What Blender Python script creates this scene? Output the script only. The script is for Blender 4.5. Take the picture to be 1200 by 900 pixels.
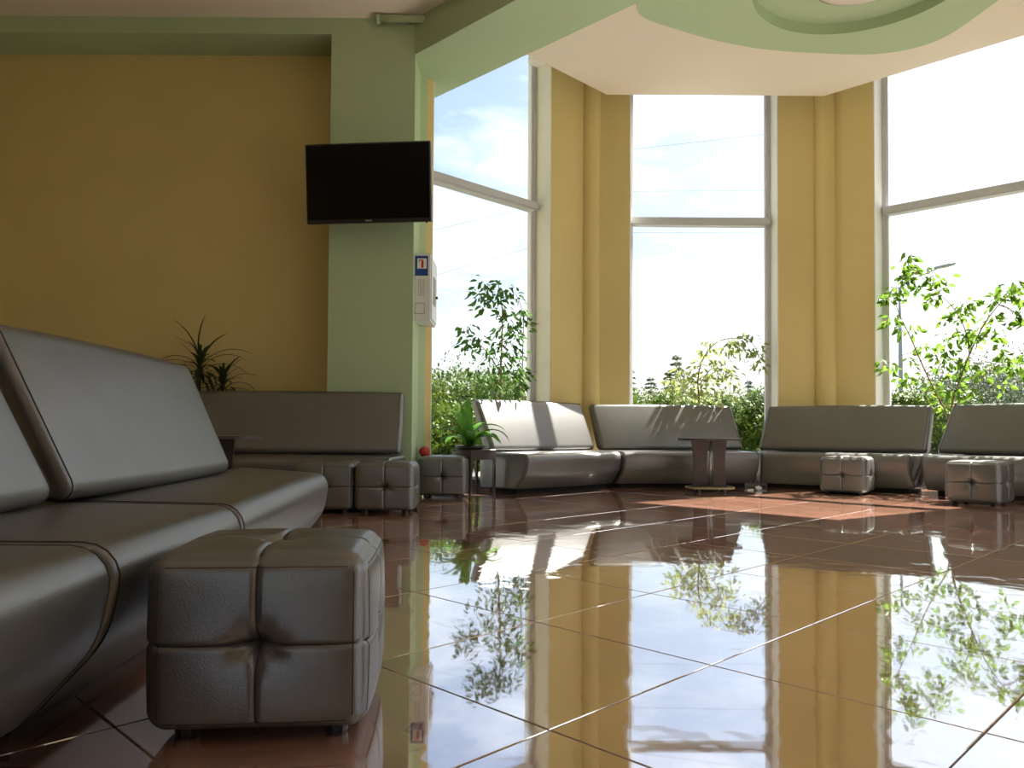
import bpy, math, random
from mathutils import Vector, Matrix, noise

random.seed(7)
scene = bpy.context.scene
for o in list(bpy.data.objects):
    bpy.data.objects.remove(o, do_unlink=True)
COL = scene.collection

# ------------------------------------------------------------------ camera
CAM_H = 0.585
FPX = 907.0
cam_data = bpy.data.cameras.new('camera')
cam = bpy.data.objects.new('camera', cam_data)
COL.objects.link(cam)
cam_data.sensor_width = 36.0
cam_data.lens = FPX / 1200.0 * 36.0
PITCH = 1.5
cam_data.shift_y = (53.6 - FPX * math.tan(math.radians(PITCH))) / 1200.0
cam_data.clip_start = 0.02
cam_data.clip_end = 500
cam.matrix_world = (Matrix.Translation((0, 0, CAM_H)) @ Matrix.Rotation(math.radians(90 + PITCH), 4, 'X')
                    @ Matrix.Rotation(math.radians(0.36), 4, 'Z'))
scene.camera = cam

# ------------------------------------------------------------------ view settings
scene.view_settings.view_transform = 'Standard'
scene.view_settings.look = 'None'
scene.view_settings.gamma = 1.0
scene.view_settings.use_curve_mapping = False
scene.view_settings.exposure = 1.28

# ------------------------------------------------------------------ sky and sun
SUN_DIR = Vector((0.522, 0.342, 0.781)).normalized()
world = bpy.data.worlds.new('world')
scene.world = world
world.use_nodes = True
wn = world.node_tree.nodes
wl = world.node_tree.links
wn.clear()
w_out = wn.new('ShaderNodeOutputWorld')
w_bg = wn.new('ShaderNodeBackground')
w_sky = wn.new('ShaderNodeTexSky')
w_sky.sky_type = 'NISHITA'
w_sky.sun_disc = False
w_sky.sun_elevation = math.asin(SUN_DIR.z)
w_sky.sun_rotation = math.atan2(SUN_DIR.x, SUN_DIR.y)
w_sky.altitude = 100
w_sky.air_density = 1.0
w_sky.dust_density = 3.2
w_sky.ozone_density = 1.0
# thin clouds over the whole sky
w_tc = wn.new('ShaderNodeTexCoord')
w_map = wn.new('ShaderNodeMapping')
w_map.inputs['Scale'].default_value = (1.6, 1.6, 5.0)
w_noise = wn.new('ShaderNodeTexNoise')
w_noise.inputs['Scale'].default_value = 2.2
w_noise.inputs['Detail'].default_value = 7
w_noise.inputs['Roughness'].default_value = 0.62
w_ramp = wn.new('ShaderNodeValToRGB')
w_ramp.color_ramp.elements[0].position = 0.44
w_ramp.color_ramp.elements[0].color = (0, 0, 0, 1)
w_ramp.color_ramp.elements[1].position = 0.76
w_ramp.color_ramp.elements[1].color = (0.75, 0.75, 0.75, 1)
w_mix = wn.new('ShaderNodeMix')
w_mix.data_type = 'RGBA'
w_mix.inputs[7].default_value = (9.0, 9.1, 9.4, 1)
wl.new(w_tc.outputs['Generated'], w_map.inputs['Vector'])
wl.new(w_map.outputs['Vector'], w_noise.inputs['Vector'])
wl.new(w_noise.outputs['Fac'], w_ramp.inputs['Fac'])
wl.new(w_ramp.outputs['Color'], w_mix.inputs[0])
wl.new(w_sky.outputs['Color'], w_mix.inputs[6])
wl.new(w_mix.outputs[2], w_bg.inputs['Color'])
w_bg.inputs['Strength'].default_value = 0.112
wl.new(w_bg.outputs['Background'], w_out.inputs['Surface'])

sun_data = bpy.data.lights.new('sun', 'SUN')
sun_data.energy = 12.8
sun_data.angle = math.radians(0.6)
sun_data.color = (1.0, 0.94, 0.85)
sun = bpy.data.objects.new('sun', sun_data)
COL.objects.link(sun)
sun.rotation_euler = SUN_DIR.to_track_quat('Z', 'Y').to_euler()
sun.location = SUN_DIR * 30


# ================================================================== materials
MATS = {}


def new_mat(name):
    m = bpy.data.materials.new(name)
    m.use_nodes = True
    MATS[name] = m
    return m, m.node_tree.nodes, m.node_tree.links, m.node_tree.nodes['Principled BSDF']


def plain(name, col, rough=0.5, spec=0.5, metal=0.0, var=0.06, scale=6.0, bump=0.0, bscale=60.0, coat=0.0):
    m, n, l, b = new_mat(name)
    b.inputs['Roughness'].default_value = rough
    b.inputs['Specular IOR Level'].default_value = spec
    b.inputs['Metallic'].default_value = metal
    b.inputs['Coat Weight'].default_value = coat
    b.inputs['Coat Roughness'].default_value = 0.08
    tc = n.new('ShaderNodeTexCoord')
    t = n.new('ShaderNodeTexNoise')
    t.inputs['Scale'].default_value = scale
    t.inputs['Detail'].default_value = 5
    l.new(tc.outputs['Object'], t.inputs['Vector'])
    r = n.new('ShaderNodeValToRGB')
    r.color_ramp.elements[0].position = 0.3
    r.color_ramp.elements[1].position = 0.7
    r.color_ramp.elements[0].color = (col[0] * (1 - var), col[1] * (1 - var), col[2] * (1 - var), 1)
    r.color_ramp.elements[1].color = (min(1, col[0] * (1 + var)), min(1, col[1] * (1 + var)), min(1, col[2] * (1 + var)), 1)
    l.new(t.outputs['Fac'], r.inputs['Fac'])
    l.new(r.outputs['Color'], b.inputs['Base Color'])
    if bump > 0:
        t2 = n.new('ShaderNodeTexNoise')
        t2.inputs['Scale'].default_value = bscale
        t2.inputs['Detail'].default_value = 3
        l.new(tc.outputs['Object'], t2.inputs['Vector'])
        bp = n.new('ShaderNodeBump')
        bp.inputs['Strength'].default_value = bump
        bp.inputs['Distance'].default_value = 0.004
        l.new(t2.outputs['Fac'], bp.inputs['Height'])
        l.new(bp.outputs['Normal'], b.inputs['Normal'])
    return m


plain('yellow_paint', (0.68, 0.55, 0.245), 0.75, 0.25, var=0.03, scale=1.2, bump=0.12, bscale=90)
plain('green_paint', (0.445, 0.56, 0.35), 0.75, 0.25, var=0.03, scale=1.2, bump=0.12, bscale=90)
plain('ceiling_paint', (0.80, 0.72, 0.60), 0.85, 0.2, var=0.02, scale=1.0)
plain('white_reveal', (0.80, 0.79, 0.74), 0.6, 0.3, var=0.02)
plain('frame_grey', (0.55, 0.55, 0.57), 0.35, 0.5, var=0.03)
plain('sill_grey', (0.10, 0.10, 0.10), 0.6, 0.3, var=0.05)
plain('frame_white', (0.72, 0.74, 0.78), 0.4, 0.5, var=0.02)
plain('grout', (0.30, 0.25, 0.22), 0.8, 0.2, var=0.15, scale=20)
plain('black_plastic', (0.012, 0.012, 0.013), 0.35, 0.5, var=0.1)
plain('plinth_black', (0.012, 0.011, 0.010), 0.7, 0.3, var=0.1)
plain('dark_wood', (0.045, 0.030, 0.027), 0.35, 0.5, var=0.25, scale=9)
plain('wood_edge', (0.42, 0.33, 0.16), 0.45, 0.4, var=0.1)
plain('steel', (0.55, 0.55, 0.56), 0.3, 0.5, metal=0.9, var=0.05)
plain('white_box', (0.74, 0.74, 0.73), 0.4, 0.5, var=0.02)
plain('sign_blue', (0.012, 0.055, 0.26), 0.4, 0.5, var=0.03)
plain('sign_red', (0.55, 0.03, 0.02), 0.4, 0.5, var=0.03)
plain('sign_white', (0.85, 0.85, 0.85), 0.4, 0.5, var=0.01)
plain('print_grey', (0.35, 0.33, 0.30), 0.6, 0.3, var=0.05)
plain('lamp_glass', (0.80, 0.70, 0.66), 0.3, 0.5, var=0.02)
plain('bark', (0.30, 0.20, 0.12), 0.8, 0.2, var=0.3, scale=30)
plain('dark_bark', (0.10, 0.075, 0.055), 0.85, 0.2, var=0.3, scale=20)
plain('soil', (0.05, 0.035, 0.025), 0.9, 0.1, var=0.3, scale=40)
plain('terracotta_pot', (0.35, 0.17, 0.10), 0.7, 0.3, var=0.1)
plain('dark_pot', (0.03, 0.028, 0.027), 0.4, 0.5, var=0.1)
plain('red_glaze', (0.55, 0.035, 0.03), 0.35, 0.5, var=0.08)
plain('paper_white', (0.82, 0.82, 0.80), 0.7, 0.2, var=0.03)
plain('grass', (0.085, 0.10, 0.045), 0.9, 0.1, var=0.4, scale=3)
plain('asphalt', (0.16, 0.16, 0.16), 0.85, 0.2, var=0.2, scale=4)
plain('cable_black', (0.03, 0.03, 0.03), 0.6, 0.3, var=0.05)
plain('lamp_pole', (0.32, 0.34, 0.36), 0.5, 0.5, var=0.05)
plain('concrete', (0.13, 0.125, 0.12), 0.85, 0.2, var=0.1, scale=5)


def mat_leather():
    m, n, l, b = new_mat('leather')
    tc = n.new('ShaderNodeTexCoord')
    t = n.new('ShaderNodeTexNoise')
    t.inputs['Scale'].default_value = 5
    t.inputs['Detail'].default_value = 6
    l.new(tc.outputs['Object'], t.inputs['Vector'])
    r = n.new('ShaderNodeValToRGB')
    r.color_ramp.elements[0].position = 0.3
    r.color_ramp.elements[1].position = 0.72
    r.color_ramp.elements[0].color = (0.066, 0.060, 0.054, 1)
    r.color_ramp.elements[1].color = (0.084, 0.077, 0.069, 1)
    l.new(t.outputs['Fac'], r.inputs['Fac'])
    l.new(r.outputs['Color'], b.inputs['Base Color'])
    b.inputs['Roughness'].default_value = 0.36
    b.inputs['Specular IOR Level'].default_value = 1.0
    b.inputs['IOR'].default_value = 1.75
    v = n.new('ShaderNodeTexVoronoi')
    v.inputs['Scale'].default_value = 260
    l.new(tc.outputs['Object'], v.inputs['Vector'])
    t2 = n.new('ShaderNodeTexNoise')
    t2.inputs['Scale'].default_value = 14
    t2.inputs['Detail'].default_value = 4
    l.new(tc.outputs['Object'], t2.inputs['Vector'])
    add = n.new('ShaderNodeMath')
    add.operation = 'MULTIPLY_ADD'
    add.inputs[1].default_value = 2.2
    l.new(t2.outputs['Fac'], add.inputs[0])
    l.new(v.outputs['Distance'], add.inputs[2])
    bp = n.new('ShaderNodeBump')
    bp.inputs['Strength'].default_value = 0.11
    bp.inputs['Distance'].default_value = 0.003
    l.new(add.outputs[0], bp.inputs['Height'])
    l.new(bp.outputs['Normal'], b.inputs['Normal'])


mat_leather()
plain('seam_thread', (0.055, 0.048, 0.041), 0.7, 0.2, var=0.1)


def mat_tile():
    m, n, l, b = new_mat('polished_tile')
    geo = n.new('ShaderNodeNewGeometry')
    oi = n.new('ShaderNodeObjectInfo')
    t = n.new('ShaderNodeTexNoise')
    t.noise_dimensions = '4D'
    t.inputs['Scale'].default_value = 7
    t.inputs['Detail'].default_value = 9
    t.inputs['Roughness'].default_value = 0.7
    mul = n.new('ShaderNodeMath')
    mul.operation = 'MULTIPLY'
    mul.inputs[1].default_value = 13.0
    l.new(oi.outputs['Random'], mul.inputs[0])
    l.new(mul.outputs[0], t.inputs['W'])
    l.new(geo.outputs['Position'], t.inputs['Vector'])
    r = n.new('ShaderNodeValToRGB')
    e = r.color_ramp.elements
    e[0].position = 0.28
    e[0].color = (0.28, 0.131, 0.090, 1)
    e[1].position = 0.72
    e[1].color = (0.58, 0.30, 0.206, 1)
    k = r.color_ramp.elements.new(0.5)
    k.color = (0.425, 0.207, 0.141, 1)
    l.new(t.outputs['Fac'], r.inputs['Fac'])
    hsv = n.new('ShaderNodeHueSaturation')
    mr = n.new('ShaderNodeMapRange')
    mr.inputs['To Min'].default_value = 0.85
    mr.inputs['To Max'].default_value = 1.15
    l.new(oi.outputs['Random'], mr.inputs['Value'])
    l.new(mr.outputs['Result'], hsv.inputs['Value'])
    l.new(r.outputs['Color'], hsv.inputs['Color'])
    l.new(hsv.outputs['Color'], b.inputs['Base Color'])
    b.inputs['Roughness'].default_value = 0.035
    b.inputs['IOR'].default_value = 3.4
    b.inputs['Coat Weight'].default_value = 1.0
    b.inputs['Coat Roughness'].default_value = 0.02
    b.inputs['Coat IOR'].default_value = 4.0
    t2 = n.new('ShaderNodeTexNoise')
    t2.inputs['Scale'].default_value = 5.5
    t2.inputs['Detail'].default_value = 2
    l.new(geo.outputs['Position'], t2.inputs['Vector'])
    bp = n.new('ShaderNodeBump')
    bp.inputs['Strength'].default_value = 0.22
    bp.inputs['Distance'].default_value = 0.012
    l.new(t2.outputs['Fac'], bp.inputs['Height'])
    l.new(bp.outputs['Normal'], b.inputs['Normal'])


mat_tile()


def mat_glass():
    m, n, l, b = new_mat('window_glass')
    out = n['Material Output']
    n.remove(b)
    tr = n.new('ShaderNodeBsdfTransparent')
    tr.inputs['Color'].default_value = (0.95, 0.97, 0.97, 1)
    gl = n.new('ShaderNodeBsdfGlossy')
    gl.inputs['Roughness'].default_value = 0.02
    lw = n.new('ShaderNodeLayerWeight')
    pw = n.new('ShaderNodeMath')
    pw.operation = 'POWER'
    pw.inputs[1].default_value = 5.0
    l.new(lw.outputs['Facing'], pw.inputs[0])
    fr = n.new('ShaderNodeMath')
    fr.operation = 'MULTIPLY_ADD'
    fr.inputs[1].default_value = 0.8
    fr.inputs[2].default_value = 0.03
    l.new(pw.outputs[0], fr.inputs[0])
    mx = n.new('ShaderNodeMixShader')
    l.new(fr.outputs[0], mx.inputs['Fac'])
    l.new(tr.outputs[0], mx.inputs[1])
    l.new(gl.outputs[0], mx.inputs[2])
    l.new(mx.outputs[0], out.inputs['Surface'])


mat_glass()


def mat_screen():
    m, n, l, b = new_mat('tv_screen')
    b.inputs['Base Color'].default_value = (0.002, 0.002, 0.003, 1)
    b.inputs['Roughness'].default_value = 0.12
    b.inputs['Specular IOR Level'].default_value = 0.25
    tc = n.new('ShaderNodeTexCoord')
    t = n.new('ShaderNodeTexNoise')
    t.inputs['Scale'].default_value = 3
    l.new(tc.outputs['Object'], t.inputs['Vector'])
    mr = n.new('ShaderNodeMapRange')
    mr.inputs['To Min'].default_value = 0.10
    mr.inputs['To Max'].default_value = 0.15
    l.new(t.outputs['Fac'], mr.inputs['Value'])
    l.new(mr.outputs['Result'], b.inputs['Roughness'])


mat_screen()


def mat_leaf(name, dark, light, trans=0.4, rough=0.45, scale=3.0):
    m, n, l, b = new_mat(name)
    out = n['Material Output']
    geo = n.new('ShaderNodeNewGeometry')
    r = n.new('ShaderNodeValToRGB')
    r.color_ramp.elements[0].color = (*dark, 1)
    r.color_ramp.elements[1].color = (*light, 1)
    t = n.new('ShaderNodeTexNoise')
    t.inputs['Scale'].default_value = scale
    l.new(geo.outputs['Position'], t.inputs['Vector'])
    mx0 = n.new('ShaderNodeMath')
    mx0.operation = 'MULTIPLY_ADD'
    mx0.inputs[1].default_value = 0.6
    l.new(geo.outputs['Random Per Island'], mx0.inputs[0])
    sc = n.new('ShaderNodeMath')
    sc.operation = 'MULTIPLY'
    sc.inputs[1].default_value = 0.4
    l.new(t.outputs['Fac'], sc.inputs[0])
    l.new(sc.outputs[0], mx0.inputs[2])
    l.new(mx0.outputs[0], r.inputs['Fac'])
    l.new(r.outputs['Color'], b.inputs['Base Color'])
    b.inputs['Roughness'].default_value = rough
    b.inputs['Specular IOR Level'].default_value = 0.15
    tl = n.new('ShaderNodeBsdfTranslucent')
    l.new(r.outputs['Color'], tl.inputs['Color'])
    mx = n.new('ShaderNodeMixShader')
    mx.inputs['Fac'].default_value = trans
    l.new(b.outputs[0], mx.inputs[1])
    l.new(tl.outputs[0], mx.inputs[2])
    l.new(mx.outputs[0], out.inputs['Surface'])


mat_leaf('ficus_leaf', (0.05, 0.12, 0.015), (0.24, 0.38, 0.05), 0.5)
mat_leaf('ficus_leaf_variegated', (0.17, 0.23, 0.06), (0.55, 0.60, 0.26), 0.45)
mat_leaf('ficus_leaf_dark', (0.05, 0.13, 0.025), (0.17, 0.32, 0.06), 0.4)
mat_leaf('lily_leaf', (0.06, 0.20, 0.03), (0.16, 0.36, 0.05), 0.45)
mat_leaf('dracaena_leaf', (0.030, 0.045, 0.018), (0.06, 0.085, 0.03), 0.15)
mat_leaf('hedge_leaf', (0.035, 0.075, 0.008), (0.12, 0.18, 0.02), 0.35)
mat_leaf('bush_leaf', (0.028, 0.062, 0.010), (0.095, 0.14, 0.025), 0.35)
mat_leaf('conifer_leaf', (0.04, 0.07, 0.045), (0.09, 0.13, 0.085), 0.2)
mat_leaf('grey_tree_leaf', (0.06, 0.085, 0.055), (0.15, 0.18, 0.12), 0.3)
M = MATS


# ================================================================== helpers
def mesh_of(name, verts, faces, mat, smooth=False):
    me = bpy.data.meshes.new(name)
    me.from_pydata([tuple(v) for v in verts], [], faces)
    me.validate()
    if smooth:
        me.polygons.foreach_set('use_smooth', [len(p.vertices) <= 4 for p in me.polygons])
    me.materials.append(M[mat])
    me.update()
    return me


def link(name, me, parent=None, loc=None):
    o = bpy.data.objects.new(name, me)
    COL.objects.link(o)
    if parent is not None:
        o.parent = parent
    if loc is not None:
        o.location = loc
    return o


def add(name, verts, faces, mat, parent=None, smooth=False):
    return link(name, mesh_of(name, verts, faces, mat, smooth), parent)


def empty(name, loc=(0, 0, 0), rz=0.0):
    o = bpy.data.objects.new(name, None)
    o.empty_display_size = 0.1
    COL.objects.link(o)
    o.location = loc
    o.rotation_euler = (0, 0, rz)
    return o


def tag(o, label, cat, group=None):
    o['label'] = label
    o['category'] = cat
    if group:
        o['group'] = group
    return o


def struct(o, label=None):
    o['kind'] = 'structure'
    if label:
        o['label'] = label
    return o


class MB:
    """collects shapes, builds one mesh"""

    def __init__(self):
        self.v = []
        self.f = []

    def add(self, v, f):
        k = len(self.v)
        self.v += [Vector(p) for p in v]
        self.f += [tuple(i + k for i in q) for q in f]
        return self

    def box(self, x0, x1, y0, y1, z0, z1):
        return self.add([(x0, y0, z0), (x1, y0, z0), (x1, y1, z0), (x0, y1, z0),
                         (x0, y0, z1), (x1, y0, z1), (x1, y1, z1), (x0, y1, z1)],
                        [(3, 2, 1, 0), (4, 5, 6, 7), (0, 1, 5, 4), (1, 2, 6, 5), (2, 3, 7, 6), (3, 0, 4, 7)])

    def cbox(self, x0, x1, y0, y1, z0, z1, c=0.004):
        """box with chamfered edges"""
        vs = []
        fs = []
        xs, ys, zs = (x0, x1), (y0, y1), (z0, z1)
        idx = {}
        for i in (0, 1):
            for j in (0, 1):
                for k in (0, 1):
                    for a in range(3):
                        p = [xs[i], ys[j], zs[k]]
                        s = [1 if i == 0 else -1, 1 if j == 0 else -1, 1 if k == 0 else -1]
                        for b in range(3):
                            if b != a:
                                p[b] += s[b] * c
                        idx[(i, j, k, a)] = len(vs)
                        vs.append(p)
        for a in range(3):
            for s in (0, 1):
                o = [q for q in range(3) if q != a]
                loop = []
                for (u, w) in ((0, 0), (1, 0), (1, 1), (0, 1)):
                    t = [0, 0, 0]
                    t[a] = s
                    t[o[0]] = u
                    t[o[1]] = w
                    loop.append(idx[(*t, a)])
                flip = (s == 0) != (a == 1)
                fs.append(tuple(reversed(loop)) if flip else tuple(loop))
        for a in range(3):
            o = [q for q in range(3) if q != a]
            for u in (0, 1):
                for w in (0, 1):
                    t0 = [0, 0, 0]
                    t1 = [0, 0, 0]
                    t0[o[0]] = t1[o[0]] = u
                    t0[o[1]] = t1[o[1]] = w
                    t1[a] = 1
                    fs.append((idx[(*t0, o[0])], idx[(*t1, o[0])], idx[(*t1, o[1])], idx[(*t0, o[1])]))
        for i in (0, 1):
            for j in (0, 1):
                for k in (0, 1):
                    fs.append((idx[(i, j, k, 0)], idx[(i, j, k, 1)], idx[(i, j, k, 2)]))
        return self.add(vs, fs)

    def prism(self, poly, z0, z1):
        n = len(poly)
        a = sum(poly[i][0] * poly[(i + 1) % n][1] - poly[(i + 1) % n][0] * poly[i][1] for i in range(n))
        if a < 0:
            poly = poly[::-1]
        v = [(p[0], p[1], z0) for p in poly] + [(p[0], p[1], z1) for p in poly]
        f = [tuple(range(n - 1, -1, -1)), tuple(range(n, 2 * n))]
        f += [(i, (i + 1) % n, n + (i + 1) % n, n + i) for i in range(n)]
        return self.add(v, f)

    def tube(self, pts, r, seg=8, r2=None, cap=True):
        pts = [Vector(p) for p in pts]
        n = len(pts)
        k0 = len(self.v)
        prev = None
        for i, p in enumerate(pts):
            d = (pts[min(i + 1, n - 1)] - pts[max(i - 1, 0)]).normalized()
            if prev is None:
                up = Vector((0, 0, 1)) if abs(d.z) < 0.9 else Vector((1, 0, 0))
                u = d.cross(up).normalized()
            else:
                u = (prev - d * prev.dot(d)).normalized()
            prev = u
            w = d.cross(u)
            rr = r if r2 is None else r + (r2 - r) * i / max(1, n - 1)
            for s in range(seg):
                a = 2 * math.pi * s / seg
                self.v.append(p + u * (math.cos(a) * rr) + w * (math.sin(a) * rr))
        for i in range(n - 1):
            for s in range(seg):
                a = k0 + i * seg + s
                b = k0 + i * seg + (s + 1) % seg
                self.f.append((a, a + seg, b + seg, b))
        if cap:
            self.f.append(tuple(k0 + s for s in range(seg)))
            self.f.append(tuple(k0 + (n - 1) * seg + s for s in reversed(range(seg))))
        return self

    def lathe(self, prof, seg=24, c=(0, 0, 0), sx=1.0, sy=1.0):
        k0 = len(self.v)
        for (r, z) in prof:
            for s in range(seg):
                a = 2 * math.pi * s / seg
                self.v.append(Vector((c[0] + r * math.cos(a) * sx, c[1] + r * math.sin(a) * sy, c[2] + z)))
        for i in range(len(prof) - 1):
            for s in range(seg):
                a = k0 + i * seg + s
                b = k0 + i * seg + (s + 1) % seg
                self.f.append((a, b, b + seg, a + seg))
        self.f.append(tuple(k0 + s for s in reversed(range(seg))))
        self.f.append(tuple(k0 + (len(prof) - 1) * seg + s for s in range(seg)))
        return self

    def build(self, name, mat, parent=None, smooth=False):
        return add(name, self.v, self.f, mat, parent, smooth)

    def mesh(self, name, mat, smooth=False):
        return mesh_of(name, self.v, self.f, mat, smooth)


def at(px, py, d):
    """a point of the place, from where it is seen and how far away it stands"""
    return Vector(((px - 600) * d / FPX, d, CAM_H + (503.6 + (px - 600) * 0.005 - py) * d / FPX))


S2 = math.sqrt(0.5)


def seg_box(mb, p, d, n, a0, a1, t0, t1, z0, z1):
    """box along a wall line: p start, d along, n outward, a along range, t depth range"""
    q = [(p[0] + d[0] * a + n[0] * t, p[1] + d[1] * a + n[1] * t) for a, t in ((a0, t0), (a1, t0), (a1, t1), (a0, t1))]
    mb.prism(q, z0, z1)
    return mb


# ================================================================== the setting
# ---- floor: grout bed and polished tiles laid diagonally
TILE = 0.600
TC = Vector((0.077, 1.95))
E1 = Vector((S2, S2))
E2 = Vector((-S2, S2))
room_poly = [(-6, -5), (3.6, -5), (3.6, 2.3), (5.4, 4.1), (5.4, 6.75), (3.5, 8.65), (0.83, 8.65), (-0.85, 7.0), (-6, 6.95)]


def inside(p, poly):
    c = False
    n = len(poly)
    for i in range(n):
        a, b = poly[i], poly[(i + 1) % n]
        if (a[1] > p[1]) != (b[1] > p[1]) and p[0] < (b[0] - a[0]) * (p[1] - a[1]) / (b[1] - a[1]) + a[0]:
            c = not c
    return c


outer_poly = [(-6.3, -5.3), (3.9, -5.3), (3.9, 2.2), (5.7, 3.98), (5.7, 6.88), (3.63, 8.95), (0.71, 8.95), (-1.2, 7.1), (-6.3, 7.2)]
floor = MB().prism(outer_poly, -0.14, -0.004).build('floor', 'grout')
struct(floor, 'polished dark red brown tiled floor laid diagonally with pale grout')

hw = TILE / 2 - 0.002
ch = 0.0016
tv = []
for (z, q) in ((-0.012, hw), (-ch, hw), (0.0, hw - ch)):
    tv += [(-q, -q, z), (q, -q, z), (q, q, z), (-q, q, z)]
tf = [(8, 9, 10, 11)]
for k in (0, 4):
    tf += [(k + i, k + (i + 1) % 4, k + 4 + (i + 1) % 4, k + 4 + i) for i in range(4)]
tile_me = mesh_of('floor_tile', tv, tf, 'polished_tile')
cands = []
rest = MB()
for i in range(-18, 19):
    for j in range(-18, 19):
        c = TC + E1 * (i * TILE) + E2 * (j * TILE)
        cor = [c + E1 * (a * 0.27) + E2 * (b * 0.27) for a in (-1, 1) for b in (-1, 1)]
        if not (inside(c, room_poly) or sum(inside(q, room_poly) for q in cor) >= 1):
            continue
        vis = c.y > 0.8 and abs(c.x) / c.y < 0.70 + 0.3 / c.y
        tilt = Matrix.Rotation(random.gauss(0, 0.0007), 4, 'X') @ Matrix.Rotation(random.gauss(0, 0.0007), 4, 'Y')
        mw = Matrix.Translation((c.x, c.y, 0)) @ tilt @ Matrix.Rotation(math.pi / 4, 4, 'Z')
        if vis:
            cands.append((c.length, mw))
        else:
            rest.add([mw @ Vector(p) for p in tv], tf)
cands.sort(key=lambda t: t[0])
for k, (dd, mw) in enumerate(cands):
    if k < 300:
        o = link('floor_tile', tile_me, floor)
        o.matrix_world = mw
    else:
        rest.add([mw @ Vector(p) for p in tv], tf)
o = rest.build('floor_tile_field', 'polished_tile', floor)
o['kind'] = 'stuff'

# ---- heights
Z_MAIN = 4.08
Z_BAY = 4.20
Z_BEAM = 3.77
Z_TOP = 4.75
Z_TRANSOM = 2.98

# ---- bay walls with full height windows
WL = (0.855, 8.595)
WR = (3.485, 8.595)
WE = (5.345, 6.735)
WF = (5.345, 4.105)


def bay_wall(name, wname, p, d, n, length, o0, o1, wlabel):
    T = 0.34
    mb = MB()
    seg_box(mb, p, d, n, 0.0, o0, 0, T, -0.1, Z_TOP)
    seg_box(mb, p, d, n, o1, length, 0, T, -0.1, Z_TOP)
    w = struct(mb.build(name, 'yellow_paint'))
    # white reveals lining the opening
    rv = MB()
    seg_box(rv, p, d, n, o0 - 0.001, o0 + 0.012, 0.004, T, 0.0, Z_TOP - 0.01)
    seg_box(rv, p, d, n, o1 - 0.012, o1 + 0.001, 0.004, T, 0.0, Z_TOP - 0.01)
    rv.build('window_reveal', 'white_reveal', w)
    # window
    g0, g1 = 0.215, 0.275
    gm = 0.245
    a0, a1 = o0 + 0.012, o1 - 0.012
    win = struct(empty(wname, (p[0], p[1], 0)), wlabel)
    inv = Matrix.Translation((-p[0], -p[1], 0))

    def part(nm, mb, mat, par):
        mb.v = [inv @ v for v in mb.v]
        return mb.build(nm, mat, par)
    fr = []
    for (b0, b1) in ((a0, a0 + 0.042), (a1 - 0.042, a1)):
        m = MB()
        seg_box(m, p, d, n, b0, b1, g0, g1, 0.0, Z_TOP - 0.02)
        part('frame_jamb', m, 'frame_grey', win)
        m = MB()
        bb = (b0 + 0.042, b1 + 0.022) if b0 == a0 else (b0 - 0.022, b1 - 0.042)
        seg_box(m, p, d, n, bb[0], bb[1], g0 + 0.012, g1 - 0.012, 0.08, Z_TOP - 0.02)
        part('pane_bead', m, 'frame_white', win)
    m = MB()
    seg_box(m, p, d, n, a0 + 0.03, a1 - 0.03, g0 + 0.004, g1, 0.0, 0.09)
    part('frame_sill', m, 'sill_grey', win)
    m = MB()
    seg_box(m, p, d, n, a0 + 0.03, a1 - 0.03, g0 + 0.004, g1, Z_TOP - 0.08, Z_TOP - 0.02)
    part('frame_head', m, 'frame_grey', win)
    m = MB()
    seg_box(m, p, d, n, a0 + 0.03, a1 - 0.03, g0 - 0.065, g1, Z_TRANSOM - 0.035, Z_TRANSOM + 0.035)
    tr = part('transom', m, 'frame_grey', win)
    m = MB()
    seg_box(m, p, d, n, a0 + 0.06, a1 - 0.06, g0 - 0.05, g1, Z_TRANSOM - 0.051, Z_TRANSOM - 0.035)
    part('transom_bead', m, 'frame_grey', tr)
    for (z0, z1) in ((0.09, Z_TRANSOM - 0.03), (Z_TRANSOM + 0.03, Z_TOP - 0.07)):
        m = MB()
        seg_box(m, p, d, n, a0 + 0.05, a1 - 0.05, gm - 0.004, gm + 0.004, z0, z1)
        part('pane', m, 'window_glass', win)
    return win


DL = (-S2, -S2)
w1 = bay_wall('wall_bay_left', 'window_1', WL, DL, (-S2, S2), 2.5, 0.638, 2.25,
              'tall angled window nearest the green column')
w2 = bay_wall('wall_bay_center', 'window_2', WL, (1, 0), (0, 1), 2.63, 0.445, 2.11,
              'tall narrow window in the middle of the bay')
w3 = bay_wall('wall_bay_right', 'window_3', WR, (S2, -S2), (S2, S2), 2.63, 0.525, 2.33,
              'tall angled window at the right with a sunlit tree')
w4 = bay_wall('wall_bay_east', 'window_5', WE, (0, -1), (1, 0), 2.63, 1.10, 2.50, 'unseen bay window facing the sun, added for light from the right')  # out of view, added to bring sky light and sunny floor bounce into the bay
w5 = bay_wall('wall_bay_south', 'window_4', WF, (-S2, -S2), (S2, -S2), 2.63, 0.5, 2.13, 'tall bay window beside the camera')

m = MB()
seg_box(m, WL, DL, (-S2, S2), 2.325, 2.52, -0.006, 0.05, -0.05, Z_BEAM + 0.05)
struct(m.build('wall_column_return', 'green_paint'))

# blind cassette above the first window
m = MB()
seg_box(m, WL, DL, (-S2, S2), 0.65, 0.80, 0.06, 0.20, 4.50, 4.57)
o = m.build('trim_1', 'white_reveal')
struct(o)

# round pilasters in the corners of the bay
for nm, c in (('column_round_left', WL), ('column_round_right', WR), ('column_round_east', WE), ('column_round_south', WF)):
    o = MB().lathe([(0.115, Z_TOP * q / 40) for q in range(41)], 64, (c[0], c[1], 0)).build(nm, 'yellow_paint', None, True)
    struct(o, 'round yellow half column in the corner of the bay')

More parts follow.
